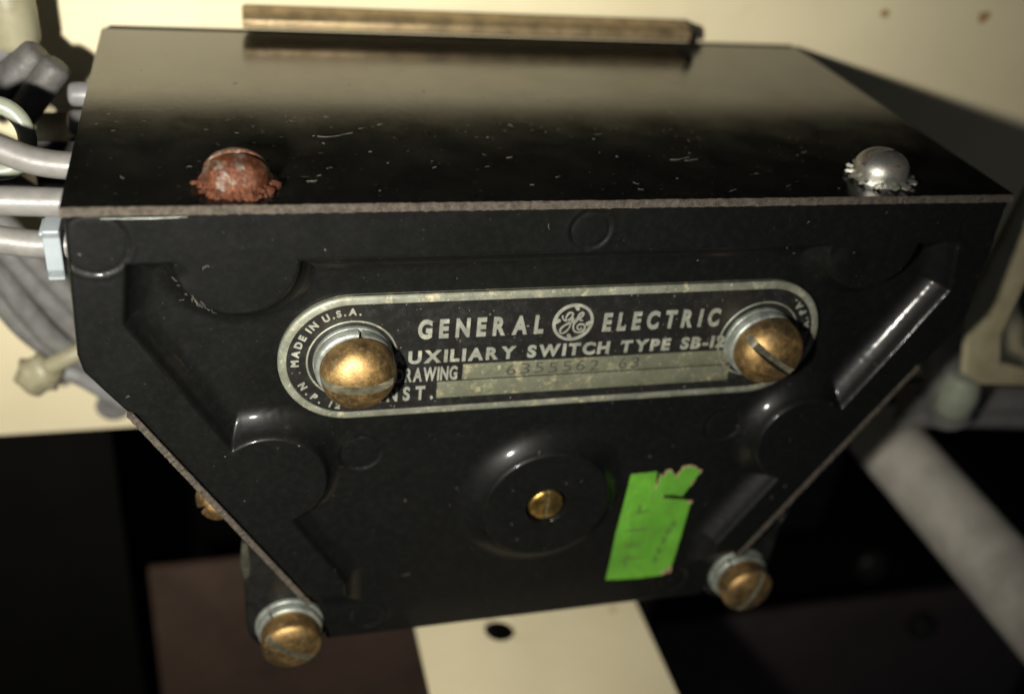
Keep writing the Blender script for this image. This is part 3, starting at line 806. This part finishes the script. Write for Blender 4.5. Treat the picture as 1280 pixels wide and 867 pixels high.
b4 = [(-8.5, 5, -2.9), (-8.05, 5.0, -3.75), (-7.85, 5.0, -4.1), (-7.58, 5.0, -4.6), (-7.2, 5.0, -5.05), (-6.7, 5.0, -5.45), (-5.8, 5, -6.0)]
for i, (b, lab) in enumerate(zip((b1, b2, b3, b4), ('nearest the switch in the hanging bundle', 'second from the switch in the hanging bundle', 'third from the switch in the hanging bundle', 'outermost in the hanging bundle, edged by the cream panel'))):
    cable([(p[0], p[1] + .12 * (i % 2), p[2]) for p in b], .19, 'grey cable ' + lab, 'cable_dull', G2)
cable([(-8.5, 4.2, -.9), (-7.6, 4.2, -1.35), (-6.9, 4.2, -1.9), (-6.3, 4.2, -2.5), (-5.7, 4.2, -3.2)], .17, 'grey cable crossing in shadow behind the lowest two cables', 'sock', G2)
mb = MB()
bm = bmesh.new(); bmesh.ops.create_icosphere(bm, subdivisions=3, radius=1)
vs = [(-7.42 + v.co.x * .36 + .05 * math.sin(v.co.z * 5), 4.75 + v.co.y * .30, -5.28 + v.co.z * .34 + .06 * math.sin(v.co.x * 6)) for v in bm.verts]
mb.add(vs, [tuple(v.index for v in f.verts) for f in bm.faces]); bm.free()
mb.tube(spline([(-7.3, 4.7, -5.15), (-6.95, 4.7, -4.95), (-6.5, 4.75, -4.75)], 6), .15, 12)
tag(mb.build('cable_tie', M['nylon_cream'], None, True, 60), 'yellowed nylon tie knot at the bottom of the hanging bundle', 'cable tie')
cable([(-7.2, 5.0, -5.35), (-6.8, 5.0, -5.55), (-6.2, 5.0, -6.1)], .16, 'short pale cable end leaving the yellowed tie knot', 'clutterwhite', G2)
mb = MB(); mb.lathe([(0, .10), (.16, .10), (.17, .05), (.30, .05), (.33, 0)], 36, face_mtx(-6.56, 6.615, -7.35))
tag(mb.build('panel_washer', M['cable_dull'], None, True, 40), 'round grey screw washer on the cream panel beside the sloping side', 'washer')

# clutter at upper left
def capsule(p0, p1, r, mat, name, label, cat, group=None, seg=32):
    p0 = Vector(p0); p1 = Vector(p1); L = (p1 - p0).length; d = (p1 - p0).normalized()
    mt = Matrix.Translation(p0) @ d.to_track_quat('Z', 'Y').to_matrix().to_4x4()
    pr = [(0, 0), (r * .9, 0), (r, r * .1), (r, L - r * .45), (r * .92, L - r * .2), (r * .7, L - r * .04), (r * .5, L), (0, L)]
    mb = MB(); mb.lathe(pr, seg, mt)
    return tag(mb.build(name, M[mat], None, True, 50), label, cat, group)
capsule((-7.11, 5.2, 1.64), (-7.09, 5.2, .014), .36, 'nylon_cream', 'nylon_sleeve', 'yellowish translucent sleeve at the top left corner', 'sleeve')
capsule((-7.866, 4.9, -.962), (-6.70, 4.9, .097), .25, 'sock', 'cable_end', 'left of two dark grey cable ends at upper left', 'cable end', 'dark grey cable ends')
capsule((-7.07, 4.6, -.757), (-6.453, 4.6, .033), .215, 'sock', 'cable_end', 'right of two dark grey cable ends at upper left, nearer the switch', 'cable end', 'dark grey cable ends')
capsule((-7.97, 5.1, -.363), (-7.16, 5.1, .178), .21, 'clutterwhite', 'cable_end', 'paler grey cable end peeping from below the yellowish sleeve', 'cable end')
mb = MB(); cc = Vector((-7.03, 2.6, -.28)); pts = []
for a in np.linspace(0, 2 * PI, 40, endpoint=False): pts.append(cc + Vector((.36 * math.cos(a), .10 * math.sin(a * 1), .40 * math.sin(a))))
mb.tube(pts, .115, 14, closed=True)
tag(mb.build('cable_tie', M['nylon'], None, True, 60), 'milky green nylon loop round the cables at upper left', 'cable tie')
capsule((-5.6, 4.6, -.43), (-6.39, 4.6, -.42), .17, 'clutterwhite', 'ferrule', 'upper pale grey ferrule on the left side of the switch', 'ferrule', 'pale ferrules on the left side of the switch')
capsule((-5.6, 4.6, -.86), (-6.44, 4.6, -.84), .18, 'clutterwhite', 'ferrule', 'lower pale grey ferrule on the left side of the switch', 'ferrule', 'pale ferrules on the left side of the switch')
mb = MB(); mb.box(-6.95, -6.0, 4.4, 5.6, -1.9, -1.05)  # plain black box filling the dark spot below the ferrules
tag(mb.build('black_block', M['foot'], None, True, 40, .05), 'small black block under the ferrules', 'terminal block')

# ------------------------------------------------------------------ camera
cam = bpy.data.cameras.new('camera'); co = bpy.data.objects.new('camera', cam); C.objects.link(co)
co.location = (-4.3539, -10.8913, 5.1532); co.rotation_euler = (1.00492, -0.10134, -0.24864)
cam.sensor_width = 36; cam.lens = 1309.18 / 1280 * 36; cam.clip_start = .1; cam.clip_end = 500
cam.dof.use_dof = True; cam.dof.focus_distance = 12.95; cam.dof.aperture_fstop = .125; cam.dof.aperture_blades = 0
scn.camera = co

# ------------------------------------------------------------------ light: the camera's own flash, left of the lens
ld = bpy.data.lights.new('flash', 'SPOT'); ld.spot_size = math.radians(100); ld.spot_blend = 1.0; lo = bpy.data.objects.new('flash', ld); C.objects.link(lo)
lo.location = (-8.0, -10.9, 3.6); lo.rotation_euler = (Vector((-4.3, 3, -1.6)) - Vector((-8.0, -10.9, 3.6))).to_track_quat('-Z', 'Y').to_euler(); ld.energy = 22500; ld.shadow_soft_size = .38; ld.color = (1, .955, .86)
w = bpy.data.worlds.new('World'); scn.world = w; w.use_nodes = True
bg = w.node_tree.nodes['Background']; bg.inputs[0].default_value = (.75, .85, 1, 1); bg.inputs[1].default_value = .03
scn.view_settings.view_transform = 'Standard'; scn.view_settings.look = 'None'
scn.view_settings.exposure = 0; scn.view_settings.gamma = 1
